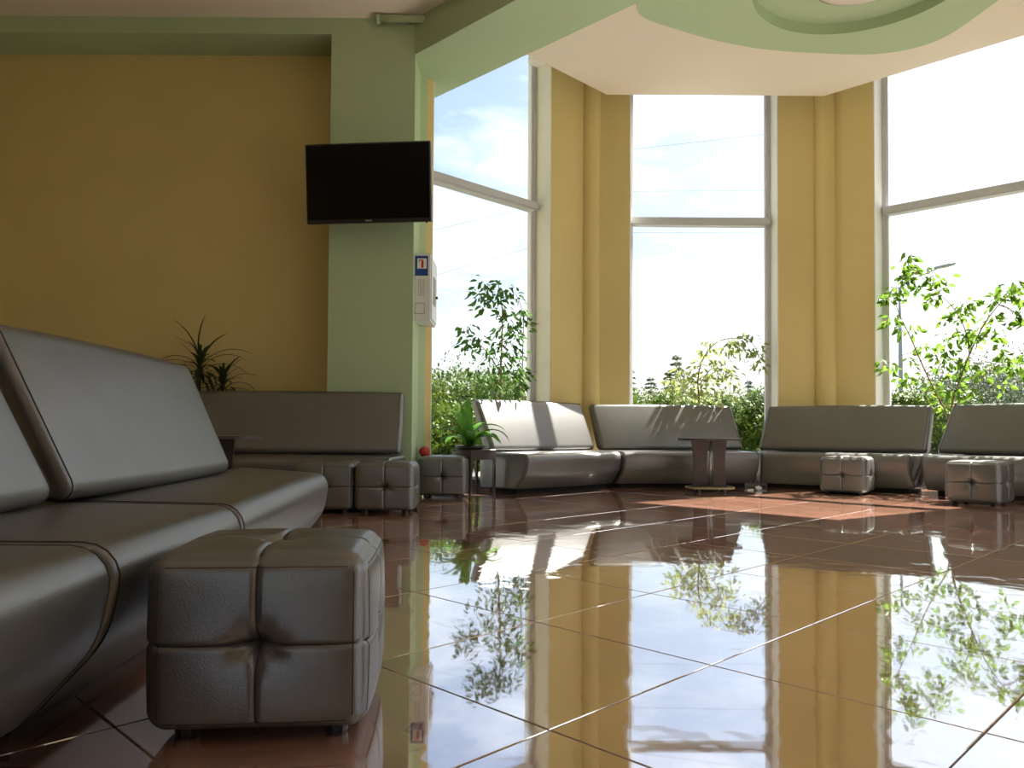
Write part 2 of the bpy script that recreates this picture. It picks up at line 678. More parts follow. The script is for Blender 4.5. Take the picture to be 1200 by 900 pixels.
# ---- green column, header and recessed yellow wall on the left
o = struct(MB().box(-1.555, -0.84, 6.5, 7.02, -0.1, Z_TOP).build('wall_column', 'green_paint'),
           'pale green painted column between yellow wall and windows')
o = struct(MB().box(-6.2, -1.555, 6.5, 6.90, 3.94, Z_TOP).build('wall_header', 'green_paint'))
o = struct(MB().box(-6.2, -1.555, 6.885, 7.15, -0.1, Z_TOP).build('wall_back', 'yellow_paint'),
           'recessed ochre yellow wall behind the sofas')
o = struct(MB().box(-6.25, -6.0, -5.2, 7.1, -0.1, Z_TOP).build('wall_left', 'yellow_paint'))

# ---- diagonal beam
bx = [(-0.85, 6.51), (-0.85, 7.45), (3.67, 2.93), (3.215, 2.475)]
struct(MB().prism(bx, Z_BEAM, Z_TOP).build('ceiling_beam', 'green_paint'), 'green diagonal beam running from the column over the hall')

# ---- ceilings
struct(MB().prism([(-6.1, -5.1), (3.7, -5.1), (3.7, 2.0), (-0.83, 6.505), (-0.85, 6.52), (-6.1, 6.52)], Z_MAIN, Z_TOP)
       .build('ceiling', 'ceiling_paint'), 'dim off white ceiling of the main hall')
struct(MB().prism([(1.0, 8.245), (3.34, 8.245), (4.995, 6.59), (4.995, 4.25), (3.67, 2.925), (-0.32, 6.915)], Z_BAY, Z_BAY + 0.14)
       .build('ceiling_bay', 'ceiling_paint'), 'cream ceiling of the window bay')
struct(MB().prism(outer_poly, Z_TOP, Z_TOP + 0.2).build('ceiling_roof', 'ceiling_paint'))

# ---- far side of the hall, behind the camera
HW = 3.8
mb = MB().box(-6.2, -2.6, -5.25, -5.0, -0.1, Z_TOP).box(-0.4, 3.8, -5.25, -5.0, -0.1, Z_TOP).box(-2.6, -0.4, -5.25, -5.0, HW, Z_TOP)
struct(mb.build('wall_front', 'yellow_paint'))
mb = MB()
for (y0, y1) in ((-5.1, 0.3), (2.1, 2.4)):
    mb.box(3.5, 3.8, y0, y1, -0.1, Z_TOP)
mb.box(3.5, 3.8, -5.1, 2.4, HW, Z_TOP)
struct(mb.build('wall_right', 'yellow_paint'))


def fill_window(k, x, y, rz, L, label):
    w = struct(empty('window_%d' % k, (x, y, 0), rz), label)
    for (nm, q) in (('frame_jamb', (0, 0.05, 0, HW)), ('frame_jamb', (L - 0.05, L, 0, HW)), ('frame_sill', (0.05, L - 0.05, 0, 0.08)),
                    ('frame_head', (0.05, L - 0.05, HW - 0.08, HW)), ('transom', (0.05, L - 0.05, 2.5, 2.56))):
        MB().box(q[0], q[1], -0.03, 0.03, q[2], q[3]).build(nm, 'frame_grey', w)
    MB().box(0.05, L - 0.05, -0.004, 0.004, 0.08, 2.5).build('pane', 'window_glass', w)
    MB().box(0.05, L - 0.05, -0.004, 0.004, 2.56, HW - 0.08).build('pane', 'window_glass', w)


fill_window(7, -2.6, -5.1, 0, 2.2, 'unseen front window behind the camera, added for fill light')  # added opening for cool fill on the column and yellow wall
for k, (y0, y1) in enumerate(((0.3, 2.1),)):
    fill_window(6 + k, 3.65, y0, math.pi / 2, y1 - y0, 'unseen hall window beside the camera, added for fill light')  # added opening, lets sun bounce warm fill in from the right

# ---- dropped ring in the bay ceiling


def catmull(pts, n=10, closed=True):
    out = []
    N = len(pts)
    for i in range(N if closed else N - 1):
        p = [Vector(pts[(i + k) % N]) if closed else Vector(pts[max(0, min(N - 1, i + k))]) for k in (-1, 0, 1, 2)]
        for s in range(n):
            t = s / n
            out.append(0.5 * ((2 * p[1]) + (-p[0] + p[2]) * t + (2 * p[0] - 5 * p[1] + 4 * p[2] - p[3]) * t * t
                              + (-p[0] + 3 * p[1] - 3 * p[2] + p[3]) * t ** 3))
    if not closed:
        out.append(Vector(pts[-1]))
    return out


RC = Vector((2.72, 5.93))
outer = catmull([(1.02, 6.36), (1.48, 6.72), (2.16, 7.0), (2.82, 7.10), (3.42, 7.10), (3.80, 6.85), (3.92, 6.30), (4.0, 5.5),
                 (3.8, 4.7), (3.3, 4.15), (2.6, 4.5), (1.9, 5.05), (1.25, 5.62)], 8)
inner = []
for p in outer:
    a = math.atan2(p.y - RC.y, p.x - RC.x)
    inner.append(Vector((RC.x + 0.833 * math.cos(a), RC.y + 0.833 * math.sin(a))))
N = len(outer)
ZR = Z_BAY - 0.10
v = [(p.x, p.y, ZR) for p in outer] + [(p.x, p.y, ZR) for p in inner] + \
    [(p.x, p.y, Z_BAY + 0.02) for p in outer] + [(p.x, p.y, Z_BAY + 0.02) for p in inner]
f = []
for i in range(N):
    j = (i + 1) % N
    f += [(i, j, N + j, N + i), (j, i, 2 * N + i, 2 * N + j), (N + i, N + j, 3 * N + j, 3 * N + i), (2 * N + i, 3 * N + i, 3 * N + j, 2 * N + j)]
struct(add('ceiling_ring', v, f, 'green_paint'), 'pale green dropped ceiling ring with round opening')
pl = MB().lathe([(0.90, -0.004), (0.90, 0.01)], 48, (RC.x, RC.y, Z_BAY)).build('ceiling_disc', 'green_paint')
struct(pl)
lamp = empty('ceiling_lamp', (2.76, 6.04, Z_BAY - 0.004))
tag(lamp, 'round pinkish white ceiling lamp inside the green ceiling ring', 'lamp')
MB().lathe([(0.38, 0), (0.38, -0.03), (0.365, -0.035)][::-1], 48).build('lamp_rim', 'steel', lamp, True)
MB().lathe([(0.05, -0.088), (0.20, -0.082), (0.29, -0.066), (0.345, -0.045), (0.364, -0.03)], 48).build('lamp_shade', 'lamp_glass', lamp, True)


# ================================================================== seating
def rounded_profile(poly, radii, inset, nseg=5):
    n = len(poly)
    P = [Vector(p) for p in poly]
    area = sum(P[i].x * P[(i + 1) % n].y - P[(i + 1) % n].x * P[i].y for i in range(n))
    sg = 1 if area > 0 else -1
    lines = []
    for i in range(n):
        d = (P[(i + 1) % n] - P[i]).normalized()
        nn = Vector((-d.y, d.x)) * sg
        lines.append((P[i] + nn * inset, d))
    V = []
    for i in range(n):
        p, d = lines[i - 1]
        q, e = lines[i]
        den = d.x * e.y - d.y * e.x
        t = ((q.x - p.x) * e.y - (q.y - p.y) * e.x) / den
        V.append(p + d * t)
    out = []
    for i in range(n):
        r = max(0.003, radii[i] - inset)
        a = (V[i - 1] - V[i]).normalized()
        b = (V[(i + 1) % n] - V[i]).normalized()
        ang = a.angle(b)
        tl = min(r / math.tan(ang / 2), 0.45 * min((V[i - 1] - V[i]).length, (V[(i + 1) % n] - V[i]).length))
        r = tl * math.tan(ang / 2)
        c = V[i] + (a + b).normalized() * (r / math.sin(ang / 2))
        s0 = V[i] + a * tl - c
        s1 = V[i] + b * tl - c
        tot = s0.angle(s1)
        cr = 1 if s0.x * s1.y - s0.y * s1.x > 0 else -1
        for k in range(nseg + 1):
            w = cr * tot * k / nseg
            out.append(c + Vector((s0.x * math.cos(w) - s0.y * math.sin(w), s0.x * math.sin(w) + s0.y * math.cos(w))))
    return out


SEAT_D = 0.62
SEAT_Z = 0.37
# (distance back from the front line, height)
SEAT_POLY = [(0.17, 0.045), (0.035, 0.19), (0.0, SEAT_Z), (SEAT_D, SEAT_Z + 0.005), (SEAT_D, 0.045)]
SEAT_RAD = [0.02, 0.18, 0.085, 0.03, 0.02]
BACK_TOP = 0.88


def back_poly(top):
    z0 = SEAT_Z + 0.012
    return [(0.44, z0), (0.68, top), (0.775, top - 0.02), (0.58, z0)]


BACK_RAD = [0.045, 0.05, 0.045, 0.03]


def loft(poly, radii, plan, er, taper=(0, 0), zr=(0, 1), nmid=7, puff=0.0, ends=(0, 0)):
    F0, F1, B0, B1 = [Vector(p) for p in plan]
    L = ((F1 - F0).length + (B1 - B0).length) / 2
    secs = []
    m = 6
    for k in range(m + 1):
        a = k / m * math.pi / 2
        secs.append((er * (1 - math.cos(a)), er * (1 - math.sin(a))))
    left = [(e / L, i) for e, i in secs]
    mid = [(er / L + (1 - 2 * er / L) * k / (nmid + 1), -puff * math.sin(math.pi * k / (nmid + 1))) for k in range(1, nmid + 1)]
    right = [(1 - e / L, i) for e, i in reversed(secs)]
    allsec = left + mid + right
    V = []
    Fc = []
    ring = 0
    loops = []
    for (t, ins) in allsec:
        pr = rounded_profile(poly, radii, ins)
        ring = len(pr)
        lp = []
        for p in pr:
            h = (p.y - zr[0]) / (zr[1] - zr[0])
            t0 = ends[0] / L + taper[0] / L * h
            t1 = 1 - ends[1] / L - taper[1] / L * h
            tt = t0 + (t1 - t0) * t
            a = F0.lerp(F1, tt)
            b = B0.lerp(B1, tt)
            q = a + (b - a) * (p.x / SEAT_D)
            lp.append(Vector((q.x, q.y, p.y)))
        loops.append(lp)
        V += lp
    for i in range(len(allsec) - 1):
        for s in range(ring):
            a = i * ring + s
            b = i * ring + (s + 1) % ring
            Fc.append((a, b, b + ring, a + ring))
    Fc.append(tuple(reversed(range(ring))))
    Fc.append(tuple((len(allsec) - 1) * ring + s for s in range(ring)))
    seams = [loops[m - 1], loops[-m]]
    return V, Fc, seams


def fix_normals(o):
    import bmesh
    bm = bmesh.new()
    bm.from_mesh(o.data)
    bmesh.ops.recalc_face_normals(bm, faces=bm.faces)
    bm.to_mesh(o.data)
    bm.free()


def sofa_module(plan, label, top=BACK_TOP, taper=(0.05, 0.05), back_ends=(0.015, 0.015), back=True):
    c = sum((Vector(p) for p in plan), Vector((0, 0))) / 4
    root = empty('sofa_module', (c.x, c.y, 0))
    tag(root, label, 'sofa')
    lp = [Vector(p) - c for p in plan]
    V, Fc, seams = loft(SEAT_POLY, SEAT_RAD, lp, 0.022, nmid=9, puff=0.005, ends=(0.004, 0.004))
    s = add('seat', V, Fc, 'leather', root, True)
    fix_normals(s)
    for q in seams:
        MB().tube(q + [q[0]], 0.0022, 5, cap=False).build('seam', 'seam_thread', s, True)
    if back:
        bp = back_poly(top)
        V, Fc, seams = loft(bp, BACK_RAD, lp, 0.035, taper=taper, zr=(SEAT_Z, top), nmid=9, puff=0.008, ends=back_ends)
        b = add('backrest', V, Fc, 'leather', root, True)
        fix_normals(b)
        for q in seams:
            MB().tube(q + [q[0]], 0.0022, 5, cap=False).build('seam', 'seam_thread', b, True)
        # bracket joining backrest and seat
        F0, F1, B0, B1 = lp
        for t in (0.22, 0.50):
            mb = MB()
            a = F0.lerp(F1, t)
            d = B0.lerp(B1, t) - a
            p0 = a + d * (0.50 / SEAT_D)
            p1 = a + d * (0.545 / SEAT_D)
            u = (F1 - F0).normalized() * 0.05
            mb.prism([p0 - u, p0 + u, p1 + u, p1 - u], SEAT_Z - 0.02, SEAT_Z + 0.06)
            mb.build('back_bracket', 'black_plastic', root)
    F0, F1, B0, B1 = lp

    def ins(t, s):
        a = F0.lerp(F1, t)
        b = B0.lerp(B1, t)
        return a + (b - a) * s
    mb = MB().prism([ins(0.06, 0.36), ins(0.94, 0.36), ins(0.94, 0.92), ins(0.06, 0.92)], 0.0, 0.052)
    mb.build('plinth', 'plinth_black', root)
    return root


# near sofa along the left side of the picture
sofa_module([(-0.68, 0.42), (-0.712, 1.43), (-1.31, 0.30), (-1.34, 1.40)],
            'nearest brown leather sofa section, cut off by the lower left corner')
sofa_module([(-0.714, 1.436), (-0.735, 2.168), (-1.342, 1.406), (-1.36, 2.215)],
            'brown leather sofa section at left edge between the nearest and the large end section',
            back_ends=(0.02, 0.16))
sofa_module([(-0.737, 2.176), (-0.865, 3.72), (-1.362, 2.223), (-1.47, 4.22)],
            'large brown leather sofa end section behind the big near ottoman', taper=(-0.02, 0.10), back_ends=(-0.10, 0.52))
# long sofa against the green column
sofa_module([(-2.80, 5.71), (-0.90, 5.71), (-2.86, 6.33), (-0.86, 6.33)],
            'long dark leather sofa in front of the green column and yellow wall', top=0.895, taper=(0.04, 0.03))
# sofas following the bay
sofa_module([(0.15, 6.91), (1.12, 7.77), (-0.31, 7.32), (0.81, 8.29)],
            'sunlit leather sofa section beside the leafy plant stand, left of the bay', taper=(0.0, 0.03))
sofa_module([(1.13, 7.74), (2.555, 7.95), (0.86, 8.27), (2.51, 8.52)],
            'leather sofa section with leaf shadows behind the dark pedestal table', taper=(0.0, 0.06), top=0.87)
sofa_module([(2.575, 8.02), (3.73, 7.28), (2.65, 8.40), (4.16, 7.62)],
            'shaded leather sofa section under the round column at the right of the bay', taper=(0.10, 0.02), top=0.86)
sofa_module([(3.78, 7.17), (4.75, 5.95), (4.19, 7.60), (5.2, 6.38)],
            'leather sofa section cut off by the right edge of the picture', taper=(0.10, 0.02), top=0.86)

# ---- tufted cube ottomans
OW, OD, OH = 0.40, 0.385, 0.325      # body; feet lift it
OZ = 0.022


def ottoman_point(face, u, v, off=0.0):
    hx, hy, hz = OW / 2, OD / 2, OH / 2
    r = 0.035
    ax = face // 2
    sg = 1 if face % 2 else -1
    h = (hx, hy, hz)
    p = [0, 0, 0]
    o = [(ax + 1) % 3, (ax + 2) % 3]
    p[ax] = sg * h[ax]
    p[o[0]] = u * h[o[0]]
    p[o[1]] = v * h[o[1]]
    q = [max(-(h[k] - r), min(h[k] - r, p[k])) for k in range(3)]
    d = Vector([p[k] - q[k] for k in range(3)])
    nrm = d.normalized()
    P = Vector(q) + nrm * r
    w = max(0.0, 1 - u * u) * max(0.0, 1 - v * v)
    disp = 0.016 * w ** 0.6
    gr = 0.0065 * (math.exp(-(u / 0.028) ** 2) + math.exp(-(v / 0.028) ** 2)) * min(1, w * 6)
    dim = 0.030 * math.exp(-(u * u + v * v) / 0.022) + 0.010 * math.exp(-(u * u + v * v) / 0.12)
    # little pucker folds towards the button
    rr = math.hypot(u, v)
    a = math.atan2(v, u)
    fold = 0.0035 * math.sin(a * 7 + face) * math.exp(-((rr - 0.17) / 0.12) ** 2)
    if ax == 2 and sg < 0:
        disp = 0
        gr = dim = fold = 0
    N_ = Vector((0, 0, 0))
    N_[ax] = sg
    P = P + N_ * (disp - gr - dim + fold + off)
    return Vector((P.x, P.y, P.z + OZ + hz))


UU = [0, 0.012, 0.026, 0.045, 0.07, 0.11, 0.16, 0.22, 0.3, 0.4, 0.52, 0.64, 0.74, 0.82, 0.86, 0.90, 0.94, 0.97, 1.0]
UU = [-x for x in reversed(UU[1:])] + UU
v, f = [], []
for face in range(6):
    k0 = len(v)
    n = len(UU)
    for a in UU:
        for b in UU:
            v.append(ottoman_point(face, a, b))
    for i in range(n - 1):
        for j in range(n - 1):
            q = (k0 + i * n + j, k0 + (i + 1) * n + j, k0 + (i + 1) * n + j + 1, k0 + i * n + j + 1)
            f.append(q if face % 2 else tuple(reversed(q)))
import bmesh
ott_me = mesh_of('ottoman_body', v, f, 'leather', True)
bm = bmesh.new()
bm.from_mesh(ott_me)
bmesh.ops.remove_doubles(bm, verts=bm.verts, dist=0.0004)
bmesh.ops.recalc_face_normals(bm, faces=bm.faces)
bm.to_mesh(ott_me)
bm.free()
ott_me.polygons.foreach_set('use_smooth', [True] * len(ott_me.polygons))
sm = MB()
for face in (0, 1, 2, 3, 5):
    fine = [x / 24 for x in range(-22, 23)]
    sm.tube([ottoman_point(face, 0, t, 0.0002) for t in fine], 0.0018, 5)
    sm.tube([ottoman_point(face, t, 0, 0.0002) for t in fine], 0.0018, 5)
    for s in (-1, 1) if face != 5 else ():
        sm.tube([ottoman_point(face, s * 0.885, t * 0.9, -0.0009) for t in fine], 0.0015, 5)
        sm.tube([ottoman_point(face, t * 0.9, s * 0.885, -0.0009) for t in fine], 0.0015, 5)
seam_me = sm.mesh('ottoman_seam', 'seam_thread', True)
foot_me = MB().lathe([(0.020, 0.0), (0.022, 0.004), (0.024, 0.03)], 14).mesh('ottoman_foot', 'black_plastic')


def ottoman(x, y, rz, label, group=None):
    root = empty('ottoman', (x, y, 0), math.radians(rz))
    tag(root, label, 'ottoman', group)
    b = link('body', ott_me, root)
    link('seam', seam_me, b)
    for sx in (-1, 1):
        for sy in (-1, 1):
            link('foot', foot_me, root, (sx * (OW / 2 - 0.06), sy * (OD / 2 - 0.06), 0))
    return root


G = 'tufted leather cube ottomans'
ottoman(-0.487, 1.635, 5, 'large near brown leather cube ottoman in front of the left sofa', G)
ottoman(-1.300, 5.55, 0, 'dark cube ottoman half hidden behind the near sofa end, before the long sofa', G)
ottoman(-0.880, 5.53, 1, 'dark tufted cube ottoman at the right end of the long sofa', G)
ottoman(-0.59, 6.76, 0, 'dark cube ottoman beside the plant stand by the angled window', G)
ottoman(3.185, 7.36, -37, 'cube ottoman with sunlit right side standing in the floor sun patch', G)
ottoman(3.843, 6.37, -48, 'cube ottoman turned corner first at the right edge of the picture', G)


# ================================================================== pedestal tables
def pedestal_table(x, y, rz, label, zt=0.515, edge='wood_edge'):
    root = empty('pedestal_table', (x, y, 0), math.radians(rz))
    tag(root, label, 'table', 'dark pedestal side tables')

    def ell(rx, ry, flat):
        out = []
        for k in range(40):
            a = 2 * math.pi * k / 40
            c, s = math.cos(a), math.sin(a)
            e = 2 / 3.2
            out.append((rx * math.copysign(abs(c) ** e, c), ry * math.copysign(abs(s) ** e, s)))
        return out
    MB().prism(ell(0.295, 0.22, 0), zt - 0.02, zt).build('table_top', 'dark_wood', root)
    # two waisted panels
    for (xc, yw, wl_, sgn) in ((-0.085, 0.02, 0.155, 1), (0.085, -0.02, 0.13, -1)):
        z0, z1 = 0.052, zt - 0.018
        n = 14
        V = []
        for k in range(n + 1):
            t = k / n
            z = z0 + (z1 - z0) * t
            w = wl_ / 2 - 0.018 * math.sin(math.pi * t) + 0.012 * (t - 0.3) * t
            bow = 0.018 * math.sin(math.pi * t) * -sgn
            for (dx, dy) in ((-w, -0.011), (w, -0.011), (w, 0.011), (-w, 0.011)):
                V.append((xc + dx + (bow if dx * sgn < 0 else 0) * 0.4, yw + dy, z))
        F = []
        for k in range(n):
            for s in range(4):
                a = k * 4 + s
                b = k * 4 + (s + 1) % 4
                F.append((a, b, b + 4, a + 4))
        F += [(3, 2, 1, 0), tuple(n * 4 + s for s in range(4))]
        add('leg_panel', V, F, 'dark_wood', root)
    MB().tube([(0.008, 0.0, 0.05), (0.008, 0.0, zt - 0.015)], 0.012, 10).build('tie_rod', 'steel', root, True)
    base = MB().prism(ell(0.225, 0.165, 0), 0.034, 0.038).prism(ell(0.219, 0.159, 0), 0.038, 0.055).build('base_plate', 'dark_wood', root)
    o = []
    V, F = [], []
    E = ell(0.2265, 0.1665, 0)
    n = len(E)
    MB().prism(E, 0.035, 0.0525).build('edge_band', edge, base)
    for sx in (-1, 1):
        for sy in (-1, 1):
            cx, cy = sx * 0.12, sy * 0.085
            w = MB()
            pts = [(cx - 0.011, cy, 0.015), (cx + 0.011, cy, 0.015)]
            w.tube(pts, 0.015, 14)
            w.build('caster', 'steel', root, True)
            MB().box(cx - 0.014, cx + 0.014, cy - 0.006, cy + 0.006, 0.020, 0.036).build('caster_fork', 'black_plastic', root)
    return root


pedestal_table(1.905, 7.46, 0, 'dark wooden pedestal table on casters in front of the bay sofa')
pedestal_table(-1.93, 4.98, 0, 'dark pedestal table half hidden behind the near sofa backrest', zt=0.535, edge='dark_wood')

# ================================================================== television
tv_o = empty('television', (-1.175, 6.22, 2.575), 0)
tv_o.rotation_euler = (math.radians(6), 0, math.radians(-6))
tag(tv_o, 'black flat television mounted high on the green column', 'television')
TW, TH = 1.035, 0.635
MB().cbox(-TW / 2, TW / 2, -0.018, 0.03, -TH / 2, TH / 2, 0.006).build('bezel', 'black_plastic', tv_o)
MB().box(-TW / 2 + 0.014, TW / 2 - 0.014, -0.0195, -0.017, -TH / 2 + 0.03, TH / 2 - 0.014).build('screen', 'tv_screen', tv_o)
lg = MB()
for k in range(5):
    lg.box(-0.026 + k * 0.011, -0.018 + k * 0.011, -0.0200, -0.0178, -TH / 2 + 0.010, -TH / 2 + 0.020)
lg.build('logo', 'steel', tv_o)
MB().cbox(-0.30, 0.30, 0.028, 0.055, -0.20, 0.22, 0.008).build('rear_cover', 'black_plastic', tv_o)
MB().box(-0.10, 0.10, 0.05, 0.262, -0.05, 0.05).build('wall_bracket', 'black_plastic', tv_o)
MB().box(0.47, 0.485, -0.012, 0.008, -TH / 2 - 0.010, -TH / 2 + 0.002).build('sensor_foot', 'black_plastic', tv_o)

# ================================================================== white wall box with sign
BX0, BX1, BY0, BY1, BZ0, BZ1 = -0.165, 0.0, 0.0, 0.46, 0.0, 0.575
boxo = empty('wall_cabinet', (-0.705, 6.60, 1.515))
tag(boxo, 'white wall cabinet with blue sign on the side of the green column', 'cabinet')
BX0 = -0.136
MB().cbox(BX0, BX1, BY0, BY1, BZ0, BZ1, 0.004).build('body', 'white_box', boxo)
MB().cbox(BX1, BX1 + 0.012, BY0 + 0.02, BY1 - 0.02, 0.02, BZ1 - 0.02, 0.003).build('door', 'white_box', boxo)
MB().box(BX1 + 0.012, BX1 + 0.016, 0.12, 0.30, 0.16, 0.40).build('door_pane', 'print_grey', boxo)
MB().lathe([(0.012, 0), (0.012, 0.022)], 12, (0, 0, 0)).build('knob', 'black_plastic', boxo)
kn = boxo.children[-1]
kn.location = (BX1 + 0.01, 0.33, 0.25)
kn.rotation_euler = (0, math.radians(90), 0)
sg = MB().box(BX0 + 0.004, -0.022, -0.003, 0.001, 0.385, 0.555).build('sign_plate', 'sign_blue', boxo)
MB().box(BX0 + 0.022, -0.034, -0.0045, -0.002, 0.445, 0.533).build('sign_field', 'sign_white', sg)
pc = MB()
pc.box(-0.080, -0.060, -0.006, -0.004, 0.452, 0.512).box(-0.075, -0.065, -0.006, -0.004, 0.512, 0.524)
pc.prism([(-0.098, 0.0), (-0.098, 0.0), (-0.098, 0.0)], 0, 0) if False else None
pc.box(-0.098, -0.066, -0.006, -0.004, 0.514, 0.522)
pc.box(-0.101, -0.096, -0.006, -0.004, 0.500, 0.520)
pc.build('pictogram', 'sign_red', sg)
tx = MB()
random.seed(3)
for c in range(4):
    z = 0.355
    while z > 0.215:
        hgt = random.uniform(0.004, 0.014)
        tx.box(-0.104 + c * 0.014, -0.098 + c * 0.014, -0.0015, 0.001, z - hgt, z)
        z -= hgt + 0.005
tx.build('printed_lines', 'print_grey', boxo)
lb = MB().box(BX0 + 0.001, -0.048, -0.0025, 0.001, 0.055, 0.150).build('label_border', 'print_grey', boxo)
MB().box(BX0 + 0.007, -0.054, -0.004, -0.002, 0.061, 0.144).build('label_card', 'white_box', lb)

# painted pipe stub under the ceiling at the column
pipe = empty('pipe_stub', (-1.135, 6.44, 4.045))
tag(pipe, 'green painted pipe stub at the top of the column under the ceiling', 'pipe')
MB().tube([(0, 0, 0), (0.42, 0, 0.0)], 0.033, 16).build('pipe', 'green_paint', pipe, True)
MB().tube([(-0.028, 0, 0), (0.0, 0, 0)], 0.042, 16).build('end_cap', 'green_paint', pipe, True)
MB().box(0.18, 0.22, 0.0, 0.062, -0.015, 0.015).build('wall_clip', 'green_paint', pipe)

# ================================================================== plants
random.seed(21)


def leaf_geo(mb, p, direc, length, width, fold=0.25, droop=0.25, up=None):
    d = Vector(direc).normalized()
    u = up if up is not None else Vector((random.gauss(0, 1), random.gauss(0, 1), random.gauss(0, 1)))
    s = d.cross(u)
    if s.length < 1e-4:
        s = d.cross(Vector((1, 0, 0)))
    s.normalize()
    nn = s.cross(d)
    tip = p + d * length - Vector((0, 0, droop * length))
    m1 = p + d * (length * 0.38) - Vector((0, 0, droop * length * 0.15))
    m2 = p + d * (length * 0.72) - Vector((0, 0, droop * length * 0.5))
    w = width / 2
    k = [p, m1 + s * w + nn * fold * w, m1, m1 - s * w + nn * fold * w, m2 + s * w * 0.75 + nn * fold * w * 0.7, m2,
         m2 - s * w * 0.75 + nn * fold * w * 0.7, tip]
    mb.add(k, [(0, 2, 1), (0, 3, 2), (1, 2, 5, 4), (2, 3, 6, 5), (4, 5, 7), (5, 6, 7)])


def pot(mb_parent, r, h, mat):
    MB().lathe([(r * 0.70, 0), (r * 0.74, 0.01), (r * 0.95, h - 0.04), (r, h - 0.04), (r, h), (r * 0.92, h), (r * 0.90, h - 0.03)], 28) \
        .build('pot', mat, mb_parent, True)
    MB().lathe([(r * 0.9, h - 0.05), (r * 0.88, h - 0.025), (0.01, h - 0.02)], 24).build('soil', 'soil', mb_parent, True)


def ficus(base, branches, nleaf, leaf_mat, label, llen=0.075, lw=0.034, jitter=0.16, clusters=None, pot_h=0.32, pot_r=0.14, trunk_r=0.016, dens=1.0):
    """branches: list of polylines (world points); leaves hang from twigs along them"""
    root = empty('ficus_tree', (base[0], base[1], 0))
    tag(root, label, 'plant')
    b0 = Vector((base[0], base[1], 0))
    pot(root, pot_r, pot_h, 'terracotta_pot')
    wood = MB()
    lv = MB()
    twigs = []
    for bi, (pts, r0, r1) in enumerate(branches):
        pts = [Vector(p) - b0 for p in pts]
        cv = catmull([tuple(p) for p in pts], 6, False)
        wood.tube(cv, r0, 7, r1)
        for q in range(len(cv) - 1):
            twigs.append((cv[q], (cv[q + 1] - cv[q]).normalized()))
    for cl in clusters:
        # cluster: centre, radius, number of leaves, droop
        c, rad, cnt = Vector(cl[0]) - b0, cl[1], int(cl[2] * dens)
        # twig from nearest branch point
        near = min(twigs, key=lambda t: (t[0] - c).length)[0]
        mid = near.lerp(c, 0.5) + Vector((0, 0, 0.03))
        wood.tube(catmull([tuple(near), tuple(mid), tuple(c)], 3, False), 0.004, 5, 0.0018)
        for k in range(cnt):
            off = Vector((random.gauss(0, 1), random.gauss(0, 1), random.gauss(0, 0.85)))
            p = c + off * rad * 0.55
            di = Vector((off.x + random.gauss(0, 0.5), off.y + random.gauss(0, 0.5), -0.7 + random.gauss(0, 0.5)))
            s = random.uniform(0.75, 1.2)
            leaf_geo(lv, p, di, llen * s, lw * s, 0.35, 0.15)
    wood.build('trunk', 'bark', root, True)
    o = lv.build('foliage', leaf_mat, root)
    o['kind'] = 'stuff'
    return root


def stems(*a):
    return a


# left window ficus (shaded, tall)
D1 = 7.42


def A1(px, py, dd=0.0):
    return at(px, py, 7.80 / (1 - (px - 600) / FPX) + dd)


cl = []
for (x, y, r, n) in ((566, 333, 11, 16), (560, 345, 10, 12), (572, 352, 12, 14), (563, 356, 10, 12), (590, 340, 12, 18), (603, 343, 10, 14),
                     (583, 345, 10, 12), (548, 383, 10, 8), (545, 398, 11, 13), (560, 396, 10, 12), (572, 410, 10, 8), (589, 362, 12, 14),
                     (598, 372, 11, 12), (610, 368, 10, 14), (616, 378, 9, 12), (584, 388, 11, 10), (596, 388, 12, 14), (606, 392, 10, 12),
                     (585, 402, 10, 8), (599, 402, 11, 12), (585, 414, 11, 12), (594, 418, 10, 10), (606, 414, 9, 10), (576, 424, 11, 12),
                     (590, 432, 11, 12), (604, 430, 9, 10), (612, 436, 9, 14), (575, 440, 10, 10), (590, 448, 10, 10), (612, 450, 9, 14),
                     (604, 446, 9, 8), (556, 436, 9, 6), (550, 412, 9, 7), (576, 455, 10, 10), (600, 460, 10, 10)):
    cl.append((A1(x, y, random.uniform(-0.05, 0.06)), r * D1 / FPX, n))
ficus((A1(588, 500).x, A1(588, 500).y), [([A1(588, 535), A1(586, 470), A1(587, 420), A1(588, 370), A1(585, 342)], 0.013, 0.004),
                             ([A1(614, 530), A1(612, 470), A1(612, 420), A1(613, 380), A1(612, 366)], 0.008, 0.003),
                             ([A1(588, 440), A1(572, 415), A1(556, 398), A1(545, 388)], 0.006, 0.003),
                             ([A1(588, 375), A1(575, 352), A1(565, 337)], 0.004, 0.002)],
      0, 'ficus_leaf_dark', 'tall slender ficus behind the sunlit sofa at the left window', 0.075, 0.032, clusters=cl, pot_r=0.10, dens=1.7)

# middle window ficus (arching, variegated)
D2 = 8.63


def A2(px, py, dd=0.0):
    return at(px, py, D2 + dd)


